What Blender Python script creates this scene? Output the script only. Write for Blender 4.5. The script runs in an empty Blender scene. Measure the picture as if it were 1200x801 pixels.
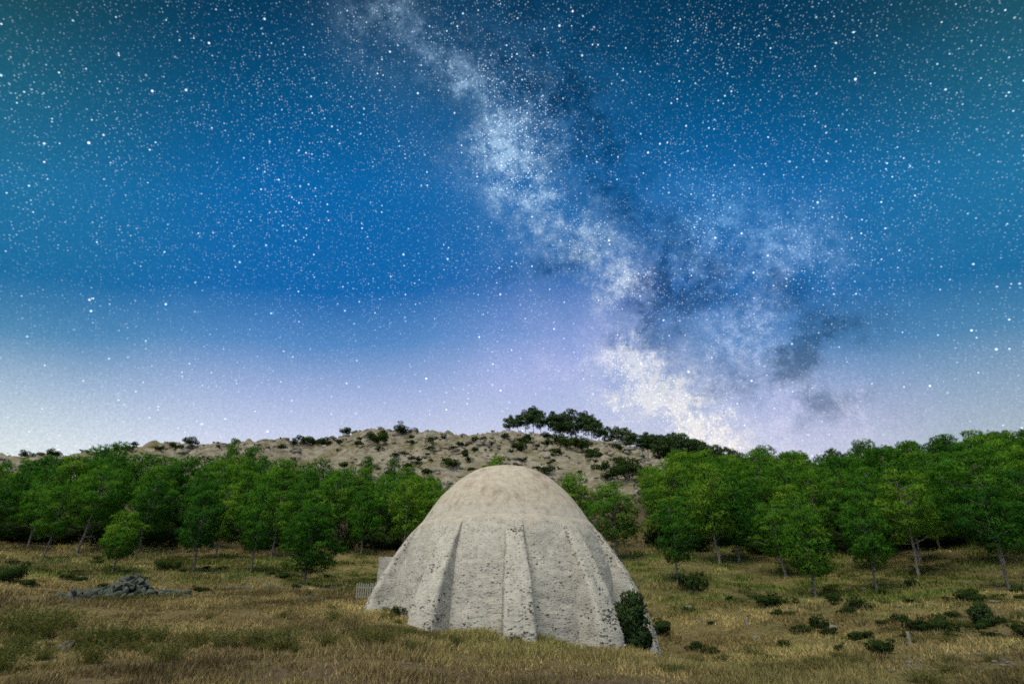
import bpy, bmesh, math, random
import numpy as np
from mathutils import Vector, Matrix

R = math.radians
random.seed(7)
rng = np.random.default_rng(11)
scene = bpy.context.scene
COL = scene.collection

# ------------------------------------------------------------------ camera
CAM_Z, PITCH, F = 1.6, R(24.7), 666.7            # focal length in photo pixels (20 mm on 36 mm)
cam_data = bpy.data.cameras.new('camera')
cam_data.lens, cam_data.sensor_width = 20.0, 36.0
cam_data.clip_start, cam_data.clip_end = 0.1, 20000
cam = bpy.data.objects.new('camera', cam_data)
cam.location = (0, 0, CAM_Z)
cam.rotation_euler = (R(90) + PITCH, 0, 0)
COL.objects.link(cam)
scene.camera = cam

def ray(u, v):                                    # direction in the world seen at a photo position
    x, y = (u - 600.0) / F, (400.5 - v) / F
    return Vector((x, math.cos(PITCH) - y * math.sin(PITCH), math.sin(PITCH) + y * math.cos(PITCH))).normalized()
def azel(u, v):
    d = ray(u, v)
    return math.atan2(d.x, d.y), math.asin(d.z)

# ------------------------------------------------------------------ render settings
scene.view_settings.view_transform = 'Standard'
scene.view_settings.look = 'None'
scene.view_settings.exposure = 0.0
scene.view_settings.gamma = 1.0
scene.view_settings.use_curve_mapping = False
scene.render.engine = 'CYCLES'
cy = scene.cycles
cy.max_bounces, cy.diffuse_bounces, cy.glossy_bounces, cy.transmission_bounces = 4, 3, 2, 3
cy.use_denoising = False
cy.use_adaptive_sampling = True
cy.adaptive_threshold = 0.03
cy.adaptive_min_samples = 20
cy.pixel_filter_type = 'BLACKMAN_HARRIS'
cy.filter_width = 1.7
cy.sample_clamp_indirect = 4.0

def srgb(r, g, b):
    f = lambda c: c / 12.92 if c <= 0.04045 else ((c + 0.055) / 1.055) ** 2.4
    return (f(r / 255), f(g / 255), f(b / 255), 1.0)

# ------------------------------------------------------------------ node helper
class NT:
    def __init__(s, tree):
        s.t = tree; s.n = tree.nodes; s.l = tree.links
    def node(s, kind, **kw):
        n = s.n.new(kind)
        for k, v in kw.items(): setattr(n, k, v)
        return n
    def put(s, sock, val):
        if hasattr(val, 'is_output'): s.l.new(val, sock)
        else: sock.default_value = val
    def math(s, op, a, b=None, c=None, clamp=False):
        n = s.node('ShaderNodeMath', operation=op, use_clamp=clamp)
        s.put(n.inputs[0], a)
        if b is not None: s.put(n.inputs[1], b)
        if c is not None: s.put(n.inputs[2], c)
        return n.outputs[0]
    def vmath(s, op, a, b=None):
        n = s.node('ShaderNodeVectorMath', operation=op)
        s.put(n.inputs[0], a)
        if b is not None: s.put(n.inputs[1], b)
        return n.outputs['Value'] if op in ('DOT_PRODUCT', 'LENGTH') else n.outputs[0]
    def noise(s, vec, scale, detail=4, rough=0.55, dist=0.0, color=False):
        n = s.node('ShaderNodeTexNoise')
        if vec is not None: s.l.new(vec, n.inputs['Vector'])
        n.inputs['Scale'].default_value = scale
        n.inputs['Detail'].default_value = detail
        n.inputs['Roughness'].default_value = rough
        n.inputs['Distortion'].default_value = dist
        return n.outputs['Color' if color else 'Fac']
    def ramp(s, fac, stops, interp='LINEAR'):
        n = s.node('ShaderNodeValToRGB'); r = n.color_ramp; r.interpolation = interp
        while len(r.elements) < len(stops): r.elements.new(0.5)
        for e, (p, c) in zip(r.elements, stops):
            e.position = p; e.color = c if len(c) == 4 else (*c, 1)
        s.l.new(fac, n.inputs[0]); return n.outputs[0]
    def maprange(s, v, a, b, c=0.0, d=1.0, smooth=False):
        n = s.node('ShaderNodeMapRange', interpolation_type='SMOOTHSTEP' if smooth else 'LINEAR')
        s.put(n.inputs[0], v)
        for i, q in enumerate((a, b, c, d)): s.put(n.inputs[1 + i], q)
        return n.outputs[0]
    def mix(s, fac, a, b, mode='MIX'):
        n = s.node('ShaderNodeMix', data_type='RGBA', blend_type=mode)
        s.put(n.inputs[0], fac); s.put(n.inputs[6], a); s.put(n.inputs[7], b)
        return n.outputs[2]

# ------------------------------------------------------------------ world: night sky with the milky way
world = bpy.data.worlds.new('World'); scene.world = world; world.use_nodes = True
W = NT(world.node_tree); W.n.clear()
tc = W.node('ShaderNodeTexCoord'); D = tc.outputs['Generated']
sep = W.node('ShaderNodeSeparateXYZ'); W.l.new(D, sep.inputs[0])
dx, dy, dz = sep.outputs
soft = W.noise(D, 2.2, 3, 0.5)
# the glow over the skyline hugs it more closely to the east and west
el = W.math('MULTIPLY', dz, W.math('MULTIPLY_ADD', W.math('MULTIPLY', dx, dx), 0.72, 1.0))
el = W.math('ADD', el, W.math('MULTIPLY', W.math('SUBTRACT', soft, 0.5), 0.08))
S = lambda deg: math.sin(R(deg))
base = W.ramp(el, [(0.0, srgb(234, 235, 242)), (S(9), srgb(232, 234, 242)), (S(14), srgb(206, 211, 232)),
                   (S(20), srgb(160, 178, 219)), (S(25.5), srgb(84, 136, 194)), (S(31), srgb(18, 102, 172)),
                   (S(41), srgb(8, 100, 166)), (S(50), srgb(4, 80, 127)), (S(57), srgb(3, 58, 92)), (1.0, srgb(2, 44, 70))])
# vignette put into the sky colour: greener and duller towards the east and west
side = W.math('MULTIPLY', dx, dx)
teal = W.mix(W.maprange(side, 0.12, 0.46, 0, 0.62, True), base, W.mix(1.0, base, (0.80, 0.94, 0.72, 1), 'MULTIPLY'))
grn = W.math('MULTIPLY', W.maprange(side, 0.10, 0.48, 0, 0.045, True), W.maprange(dz, 0.2, 0.5))
teal = W.mix(1.0, teal, W.mix(grn, (0, 0, 0, 1), (0.3, 1.0, 0.55, 1)), 'ADD')
east = W.maprange(dx, -0.1, 0.7, 0, 1, True)       # duller on the eastern side near the skyline
teal = W.mix(W.math('MULTIPLY', east, W.maprange(dz, 0.5, 0.15, 0, 0.55, True)), teal,
             W.mix(1.0, teal, (0.62, 0.66, 0.72, 1), 'MULTIPLY'))
west = W.math('MULTIPLY', W.maprange(dx, -0.05, -0.65, 0, 0.16, True), W.maprange(dz, 0.36, 0.12, 0, 1, True))   # paler low down in the west
teal = W.mix(1.0, teal, W.mix(west, (0, 0, 0, 1), (1.0, 0.97, 0.92, 1)), 'ADD')
# tangent frame about a fixed direction in the middle of the galaxy band
mf = ray(690, 290)
mr = Vector((mf.y, -mf.x, 0)).normalized(); mu = mr.cross(mf)
def tan_uv(u, v):
    d = ray(u, v); k = d.dot(mf)
    return d.dot(mr) / k, d.dot(mu) / k
kf = W.math('MAXIMUM', W.vmath('DOT_PRODUCT', D, tuple(mf)), 0.08)
ta = W.math('DIVIDE', W.vmath('DOT_PRODUCT', D, tuple(mr)), kf)
tb = W.math('DIVIDE', W.vmath('DOT_PRODUCT', D, tuple(mu)), kf)
cmb = W.node('ShaderNodeCombineXYZ'); W.l.new(ta, cmb.inputs[0]); W.l.new(tb, cmb.inputs[1])
warp1 = W.vmath('SUBTRACT', W.noise(D, 7.0, 5, 0.6, color=True), (0.5, 0.5, 0.5))
wsc = W.node('ShaderNodeVectorMath', operation='SCALE'); W.l.new(warp1, wsc.inputs[0]); wsc.inputs[3].default_value = 0.20
P = W.vmath('ADD', cmb.outputs[0], wsc.outputs[0])
def blob(u, v, s1, s2, ang, amp):
    """soft cloud in the sky centred on a direction, sizes in photo pixels, long axis turned by ang"""
    a, b = tan_uv(u, v)
    m = W.node('ShaderNodeMapping', vector_type='TEXTURE')
    W.l.new(P, m.inputs[0])
    m.inputs['Location'].default_value = (a, b, 0); m.inputs['Rotation'].default_value = (0, 0, R(ang))
    m.inputs['Scale'].default_value = (s1 / F, s2 / F, 1e6)
    q = W.vmath('DOT_PRODUCT', m.outputs[0], m.outputs[0])
    return W.math('MULTIPLY', W.math('EXPONENT', W.math('MULTIPLY', q, -1.0)), amp)
def total(items):
    acc = None
    for it in items:
        g = blob(*it)
        acc = g if acc is None else W.math('ADD', acc, g)
    return acc
fine = W.noise(D, 15.0, 10, 0.68)
lane = W.noise(D, 17.0, 10, 0.72, 0.3)                 # twisted, for the dust lanes
fine2 = W.noise(D, 60.0, 6, 0.70)
grain = W.noise(D, 330.0, 2, 0.8)
cloud = W.math('MULTIPLY', W.maprange(fine, 0.38, 0.62, 0.10, 1.45), W.math('MULTIPLY', W.maprange(fine2, 0.34, 0.66, 0.25, 1.75), W.maprange(grain, 0.3, 0.7, 0.6, 1.4)))
halo = total([(450, 30, 100, 60, -30, 0.08), (585, 165, 95, 110, 10, 0.12), (690, 290, 110, 80, -45, 0.14), (770, 440, 130, 80, -45, 0.20), (890, 290, 110, 60, -20, 0.08), (660, 380, 120, 60, 0, 0.08)])
bright = total([(604, 190, 38, 68, 15, 1.05), (562, 165, 34, 34, 0, 0.34), (572, 86, 44, 22, -15, 0.50), (520, 66, 44, 24, -25, 0.28), (450, 26, 56, 28, -30, 0.30),
                (630, 234, 28, 26, 0, 0.40), (680, 276, 32, 28, -40, 0.70), (702, 328, 36, 22, -50, 0.34), (746, 343, 28, 11, -30, 0.95), (735, 300, 26, 24, 0, 0.25),
                (650, 150, 30, 16, -30, 0.25), (640, 130, 18, 30, 0, 0.2), (705, 425, 60, 36, 0, 0.26), (745, 428, 40, 38, -40, 0.55), (782, 468, 66, 30, -45, 1.05), (820, 498, 60, 26, -40, 1.05), (745, 480, 46, 28, 0, 0.36)])
faint = total([(850, 270, 60, 44, -20, 0.30), (905, 290, 70, 40, -20, 0.26), (862, 398, 42, 50, 0, 0.62), (960, 300, 60, 36, 0, 0.18), (960, 480, 80, 36, 0, 0.30), (810, 310, 40, 30, 0, 0.25)])
pink = total([(650, 410, 120, 70, 0, 0.12), (700, 380, 60, 50, 0, 0.08), (980, 500, 110, 40, 0, 0.10)])
dark = total([(650, 40, 160, 50, -10, 0.50), (650, 112, 76, 34, -35, 0.62), (705, 190, 66, 50, -45, 0.55), (632, 300, 46, 14, 20, 0.6), (535, 110, 40, 16, -30, 0.35),
              (745, 268, 64, 24, -45, 0.62), (768, 362, 34, 60, -20, 0.85), (808, 350, 40, 20, -30, 0.6), (905, 345, 90, 24, -18, 0.75), (955, 402, 62, 24, 25, 0.95),
              (925, 440, 36, 40, 0, 0.65), (900, 470, 110, 16, -12, 0.7), (820, 425, 34, 34, 0, 0.6), (726, 395, 30, 14, 0, 0.55), (985, 465, 60, 14, -8, 0.45)])
dk = W.math('MULTIPLY', dark, W.maprange(lane, 0.39, 0.62, 0.05, 1.2))
warm = W.maprange(dz, S(12), S(38))
mw_col = W.mix(warm, (0.92, 0.86, 0.80, 1), (0.36, 0.56, 0.80, 1))
br = W.math('MULTIPLY', W.math('ADD', W.math('MULTIPLY', bright, cloud), W.math('MULTIPLY', halo, W.maprange(fine, 0.3, 0.7, 0.4, 1.3))), W.maprange(dk, 0.15, 0.7, 1.0, 0.25))
sky = W.mix(W.math('MINIMUM', W.math('MULTIPLY', br, 0.52), 0.88), teal, mw_col)
fcol = W.mix(warm, (0.62, 0.48, 0.44, 1), (0.08, 0.25, 0.38, 1))
sky = W.mix(1.0, sky, W.mix(W.math('MULTIPLY', W.math('MULTIPLY', faint, cloud), 0.62, clamp=True), (0, 0, 0, 1), fcol), 'ADD')
sky = W.mix(1.0, sky, W.mix(pink, (0, 0, 0, 1), (0.55, 0.28, 0.62, 1)), 'ADD')
sky = W.mix(W.math('MINIMUM', dk, 0.85), sky, W.mix(1.0, sky, (0.34, 0.41, 0.44, 1), 'MULTIPLY'))
sky = W.mix(1.0, sky, W.mix(W.maprange(grain, 0.28, 0.72), (0.86, 0.88, 0.89, 1), (1.16, 1.14, 1.13, 1)), 'MULTIPLY')   # unresolved stars
# stars: three sizes of points, closer together along the band
dens = W.math('ADD', W.math('ADD', bright, faint), 0.0)
def stars(scale, rad, gain, lo, power, tint=0.35):
    v = W.node('ShaderNodeTexVoronoi', voronoi_dimensions='3D', feature='F1'); W.l.new(D, v.inputs['Vector'])
    v.inputs['Scale'].default_value = scale
    core = W.math('POWER', W.maprange(v.outputs['Distance'], 0.0, rad * scale, 1.0, 0.0), 1.9)
    sc = W.node('ShaderNodeSeparateColor'); W.l.new(v.outputs['Color'], sc.inputs[0])
    mag = W.math('POWER', W.maprange(sc.outputs[0], lo, 1.0, 0.0, 1.0), power)
    k = W.math('MULTIPLY', W.math('MULTIPLY', core, mag), gain)
    col = W.ramp(sc.outputs[1], [(0.0, (0.55, 0.85, 1.0)), (0.6, (0.80, 0.95, 1.0)), (0.85, (1, 1, 1)), (1.0, (1.0, 0.80, 0.85))])
    return k, col
horizon_fade = W.maprange(dz, S(10), S(30), 0.30, 1.0)
uneven = W.maprange(W.noise(D, 7.0, 3, 0.6), 0.35, 0.65, 0.55, 1.40)
tiny_k, tiny_c = stars(290, 0.0016, 1.25, 0.05, 1.8)
tiny_k = W.math('MULTIPLY', W.math('MULTIPLY', tiny_k, W.math('ADD', W.math('MULTIPLY', dens, 1.5), 0.55)), horizon_fade)
mid_k, mid_c = stars(120, 0.0018, 3.4, 0.15, 3.2)
mid_k = W.math('MULTIPLY', W.math('MULTIPLY', mid_k, horizon_fade), uneven)
tiny_k = W.math('MULTIPLY', tiny_k, uneven)
big_k, big_c = stars(54, 0.0024, 5.5, 0.40, 3.2)
big_k = W.math('MULTIPLY', big_k, W.maprange(dz, S(8), S(24), 0.4, 1.0))
for k, c in ((tiny_k, tiny_c), (mid_k, mid_c), (big_k, big_c)):
    sky = W.mix(1.0, sky, W.mix(k, (0, 0, 0, 1), c), 'ADD')
world.cycles.sampling_method = 'MANUAL'; world.cycles.sample_map_resolution = 512
# below the skyline the world is dull earth
sky = W.mix(W.maprange(dz, -0.02, 0.0), (0.05, 0.045, 0.035, 1), sky)
bg = W.node('ShaderNodeBackground'); W.l.new(sky, bg.inputs[0]); bg.inputs[1].default_value = 1.0
wo = W.node('ShaderNodeOutputWorld'); W.l.new(bg.outputs[0], wo.inputs[0])

# ------------------------------------------------------------------ moonlight: high, behind the camera to the left
sun = bpy.data.lights.new('moonlight', 'SUN')
sun.energy, sun.angle, sun.color = 3.6, R(40), (1.0, 0.92, 0.76)
so = bpy.data.objects.new('moonlight', sun); COL.objects.link(so)
to_sun = Vector((math.cos(R(66)) * math.sin(R(-150)), math.cos(R(66)) * math.cos(R(-150)), math.sin(R(66))))
so.rotation_euler = to_sun.to_track_quat('Z', 'Y').to_euler()
so.location = (-20, -20, 40)

# ------------------------------------------------------------------ numpy noise
def _h(ix, iy, iz, seed):
    n = (ix * 374761393 + iy * 668265263 + iz * 2147483647 + seed * 1274126177).astype(np.int64) & 0xffffffff
    n = ((n ^ (n >> 13)) * 1274126177) & 0xffffffff
    return ((n ^ (n >> 16)) & 0xffff) / 65535.0
def vnoise(x, y, z=0.0, seed=0):
    x, y = np.asarray(x, float), np.asarray(y, float); z = np.zeros_like(x) + z
    i, j, k = np.floor(x).astype(np.int64), np.floor(y).astype(np.int64), np.floor(z).astype(np.int64)
    fx, fy, fz = x - i, y - j, z - k
    s = lambda t: t * t * t * (t * (t * 6 - 15) + 10)
    fx, fy, fz = s(fx), s(fy), s(fz)
    out = 0
    for a in (0, 1):
        for b in (0, 1):
            for c in (0, 1):
                w = (fx if a else 1 - fx) * (fy if b else 1 - fy) * (fz if c else 1 - fz)
                out = out + w * _h(i + a, j + b, k + c, seed)
    return out * 2 - 1
def fbm(x, y, z=0.0, oct=4, seed=0, gain=0.5):
    x, y = np.asarray(x, float), np.asarray(y, float); t, a, f = 0, 1.0, 1.0
    for o in range(oct):
        t = t + a * vnoise(x * f + 17.3 * o, y * f - 9.1 * o, np.asarray(z) * f, seed + o); a *= gain; f *= 2.03
    return t

# ------------------------------------------------------------------ mesh helpers
def mesh_np(name, V, Fc, cols=None, smooth=False, mat=None, nrm=None):
    V = np.asarray(V, np.float32); Fc = np.asarray(Fc, np.int32); n = Fc.shape[1]
    me = bpy.data.meshes.new(name)
    me.vertices.add(len(V)); me.vertices.foreach_set('co', V.ravel())
    me.loops.add(Fc.size); me.loops.foreach_set('vertex_index', Fc.ravel())
    me.polygons.add(len(Fc))
    me.polygons.foreach_set('loop_start', np.arange(0, Fc.size, n, dtype=np.int32))
    me.polygons.foreach_set('loop_total', np.full(len(Fc), n, np.int32))
    if smooth: me.polygons.foreach_set('use_smooth', np.ones(len(Fc), bool))
    if cols is not None:
        a = me.color_attributes.new('tone', 'FLOAT_COLOR', 'POINT')
        c = np.ones((len(V), 4), np.float32); c[:, :np.asarray(cols).shape[1]] = cols
        a.data.foreach_set('color', c.ravel())
    me.update(calc_edges=True)
    if nrm is not None:
        me.polygons.foreach_set('use_smooth', np.ones(len(Fc), bool)); me.normals_split_custom_set_from_vertices(np.asarray(nrm, np.float32).tolist())
    if mat: me.materials.append(mat)
    return me
def obj(name, me, parent=None, loc=None, rotz=0.0, scale=None):
    o = bpy.data.objects.new(name, me); COL.objects.link(o)
    if parent: o.parent = parent
    if loc is not None: o.location = loc
    if rotz: o.rotation_euler = (0, 0, rotz)
    if scale is not None: o.scale = scale if hasattr(scale, '__len__') else (scale,) * 3
    return o
def tag(o, label=None, cat=None, group=None, kind=None):
    if label: o['label'] = label
    if cat: o['category'] = cat
    if group: o['group'] = group
    if kind: o['kind'] = kind
    return o
def empty(name, loc, rotz=0.0):
    o = bpy.data.objects.new(name, None); COL.objects.link(o)
    o.location = loc; o.rotation_euler = (0, 0, rotz); o.empty_display_size = 0.3
    return o

# ------------------------------------------------------------------ materials
def material(name):
    m = bpy.data.materials.new(name); m.use_nodes = True
    t = NT(m.node_tree); t.n.clear()
    out = t.node('ShaderNodeOutputMaterial')
    return m, t, out
def principled(t, out, col, rough=0.9, normal=None, spec=0.2):
    b = t.node('ShaderNodeBsdfPrincipled')
    t.put(b.inputs['Base Color'], col); t.put(b.inputs['Roughness'], rough)
    b.inputs['Specular IOR Level'].default_value = spec
    if normal is not None: t.l.new(normal, b.inputs['Normal'])
    t.l.new(b.outputs[0], out.inputs[0]); return b
def bump(t, h, strength, dist):
    n = t.node('ShaderNodeBump'); n.inputs['Strength'].default_value = strength; n.inputs['Distance'].default_value = dist
    t.l.new(h, n.inputs['Height']); return n.outputs[0]
def attr(t, name='tone'):
    n = t.node('ShaderNodeVertexColor'); n.layer_name = name; return n.outputs[0]
def leaf_mat(name, a, b, c, trans=0.25, objvar=0.5):
    m, t, out = material(name)
    tone = t.node('ShaderNodeSeparateColor'); t.l.new(attr(t), tone.inputs[0])
    oi = t.node('ShaderNodeObjectInfo')
    f = t.math('ADD', t.math('MULTIPLY', tone.outputs[0], 1 - objvar), t.math('MULTIPLY', oi.outputs['Random'], objvar))
    col = t.ramp(f, [(0.0, a), (0.5, b), (1.0, c)])
    d = t.node('ShaderNodeBsdfDiffuse'); t.l.new(col, d.inputs[0])
    tr = t.node('ShaderNodeBsdfTranslucent'); t.l.new(t.mix(1.0, col, (1.2, 1.3, 0.6, 1), 'MULTIPLY'), tr.inputs[0])
    mx = t.node('ShaderNodeMixShader'); mx.inputs[0].default_value = trans
    t.l.new(d.outputs[0], mx.inputs[1]); t.l.new(tr.outputs[0], mx.inputs[2]); t.l.new(mx.outputs[0], out.inputs[0])
    return m
M = {}
M['needles'] = leaf_mat('pine_needles', (0.018, 0.080, 0.018), (0.062, 0.185, 0.022), (0.175, 0.305, 0.036), 0.30, 0.62)
M['needles_dark'] = leaf_mat('pine_needles_dark', (0.030, 0.062, 0.026), (0.052, 0.095, 0.036), (0.085, 0.135, 0.05), 0.2)
M['shrub'] = leaf_mat('shrub_leaves', (0.020, 0.042, 0.014), (0.036, 0.068, 0.020), (0.062, 0.10, 0.026), 0.2)
M['weed'] = leaf_mat('weed_stems', (0.075, 0.10, 0.032), (0.13, 0.14, 0.05), (0.21, 0.175, 0.08), 0.3)
def tone_mat(name, trans=0.2):
    m, t, out = material(name)
    c = attr(t)
    d = t.node('ShaderNodeBsdfDiffuse'); t.l.new(c, d.inputs[0])
    tr = t.node('ShaderNodeBsdfTranslucent'); t.l.new(c, tr.inputs[0])
    mx = t.node('ShaderNodeMixShader'); mx.inputs[0].default_value = trans
    t.l.new(d.outputs[0], mx.inputs[1]); t.l.new(tr.outputs[0], mx.inputs[2]); t.l.new(mx.outputs[0], out.inputs[0])
    return m
M['grass'] = tone_mat('dry_grass')

m, t, out = material('bark')
tcn = t.node('ShaderNodeTexCoord')
n = t.noise(tcn.outputs['Object'], 7, 5, 0.6)
col = t.ramp(n, [(0.3, (0.10, 0.09, 0.078)), (0.7, (0.27, 0.25, 0.22))])
principled(t, out, col, 0.95, bump(t, n, 0.6, 0.05)); M['bark'] = m

m, t, out = material('stone')
tcn = t.node('ShaderNodeTexCoord'); oi = t.node('ShaderNodeObjectInfo')
n = t.noise(tcn.outputs['Object'], 3.0, 7, 0.65)
col = t.mix(oi.outputs['Random'], t.ramp(n, [(0.3, (0.07, 0.07, 0.062)), (0.7, (0.19, 0.185, 0.165))]), t.ramp(n, [(0.3, (0.11, 0.10, 0.085)), (0.7, (0.27, 0.245, 0.21))]))
principled(t, out, col, 0.95, bump(t, n, 0.7, 0.06)); M['stone'] = m

m, t, out = material('pile_stone')
tcn = t.node('ShaderNodeTexCoord'); oi = t.node('ShaderNodeObjectInfo')
n = t.noise(tcn.outputs['Object'], 3.0, 7, 0.65)
col = t.mix(oi.outputs['Random'], t.ramp(n, [(0.3, (0.035, 0.045, 0.035)), (0.7, (0.10, 0.12, 0.10))]), t.ramp(n, [(0.3, (0.06, 0.07, 0.06)), (0.7, (0.16, 0.175, 0.155))]))
principled(t, out, col, 0.95, bump(t, n, 0.7, 0.06)); M['pile_stone'] = m

m, t, out = material('hill_rock')
tcn = t.node('ShaderNodeTexCoord'); geo = t.node('ShaderNodeNewGeometry')
n = t.noise(geo.outputs['Position'], 0.5, 6, 0.65)
col = t.mix(0.55, t.ramp(n, [(0.3, (0.13, 0.115, 0.09)), (0.55, (0.27, 0.245, 0.20)), (0.75, (0.36, 0.32, 0.26))]), attr(t))
principled(t, out, col, 0.95, bump(t, t.noise(geo.outputs['Position'], 2.5, 6, 0.7), 0.8, 0.25)); M['hill_rock'] = m

m, t, out = material('weathered_wood')
tcn = t.node('ShaderNodeTexCoord')
n = t.noise(tcn.outputs['Object'], 9, 5, 0.6)
principled(t, out, t.ramp(n, [(0.3, (0.22, 0.21, 0.19)), (0.7, (0.36, 0.35, 0.32))]), 0.9); M['wood'] = m

# ground: cover taken from the vertex attribute (r rock, g green, b bare brown soil)
m, t, out = material('ground')
geo = t.node('ShaderNodeNewGeometry'); pos = geo.outputs['Position']
cv = t.node('ShaderNodeSeparateColor'); t.l.new(attr(t, 'tone'), cv.inputs[0])
n1 = t.noise(pos, 0.55, 6, 0.62); n2 = t.noise(pos, 4.0, 5, 0.65); n3 = t.noise(pos, 0.12, 4, 0.6)
straw = t.ramp(n2, [(0.28, (0.085, 0.070, 0.030)), (0.5, (0.18, 0.145, 0.062)), (0.75, (0.27, 0.22, 0.10))])
green = t.ramp(n2, [(0.3, (0.034, 0.05, 0.014)), (0.7, (0.10, 0.115, 0.034))])
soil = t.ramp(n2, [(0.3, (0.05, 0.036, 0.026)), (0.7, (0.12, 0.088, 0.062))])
rock = t.ramp(t.noise(pos, 0.35, 8, 0.7), [(0.36, (0.075, 0.072, 0.048)), (0.46, (0.20, 0.185, 0.145)), (0.60, (0.30, 0.275, 0.225)), (0.72, (0.38, 0.345, 0.285))])
dry = t.ramp(n1, [(0.38, (0.095, 0.095, 0.048)), (0.55, (0.185, 0.165, 0.095)), (0.68, (0.26, 0.225, 0.14))])
g_f = t.math('ADD', cv.outputs[1], t.math('MULTIPLY', t.math('SUBTRACT', n1, 0.5), 1.6), clamp=True)
c = t.mix(g_f, straw, green)
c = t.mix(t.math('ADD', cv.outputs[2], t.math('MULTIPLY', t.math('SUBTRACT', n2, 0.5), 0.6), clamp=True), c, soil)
hillc = t.mix(t.maprange(n3, 0.47, 0.62), rock, dry)
c = t.mix(cv.outputs[0], c, hillc)
h = t.math('ADD', t.math('MULTIPLY', n2, 0.4), t.math('MULTIPLY', t.noise(pos, 14, 4, 0.6), 0.2))
principled(t, out, c, 0.97, bump(t, h, 0.8, 0.25), 0.1); M['ground'] = m

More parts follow.
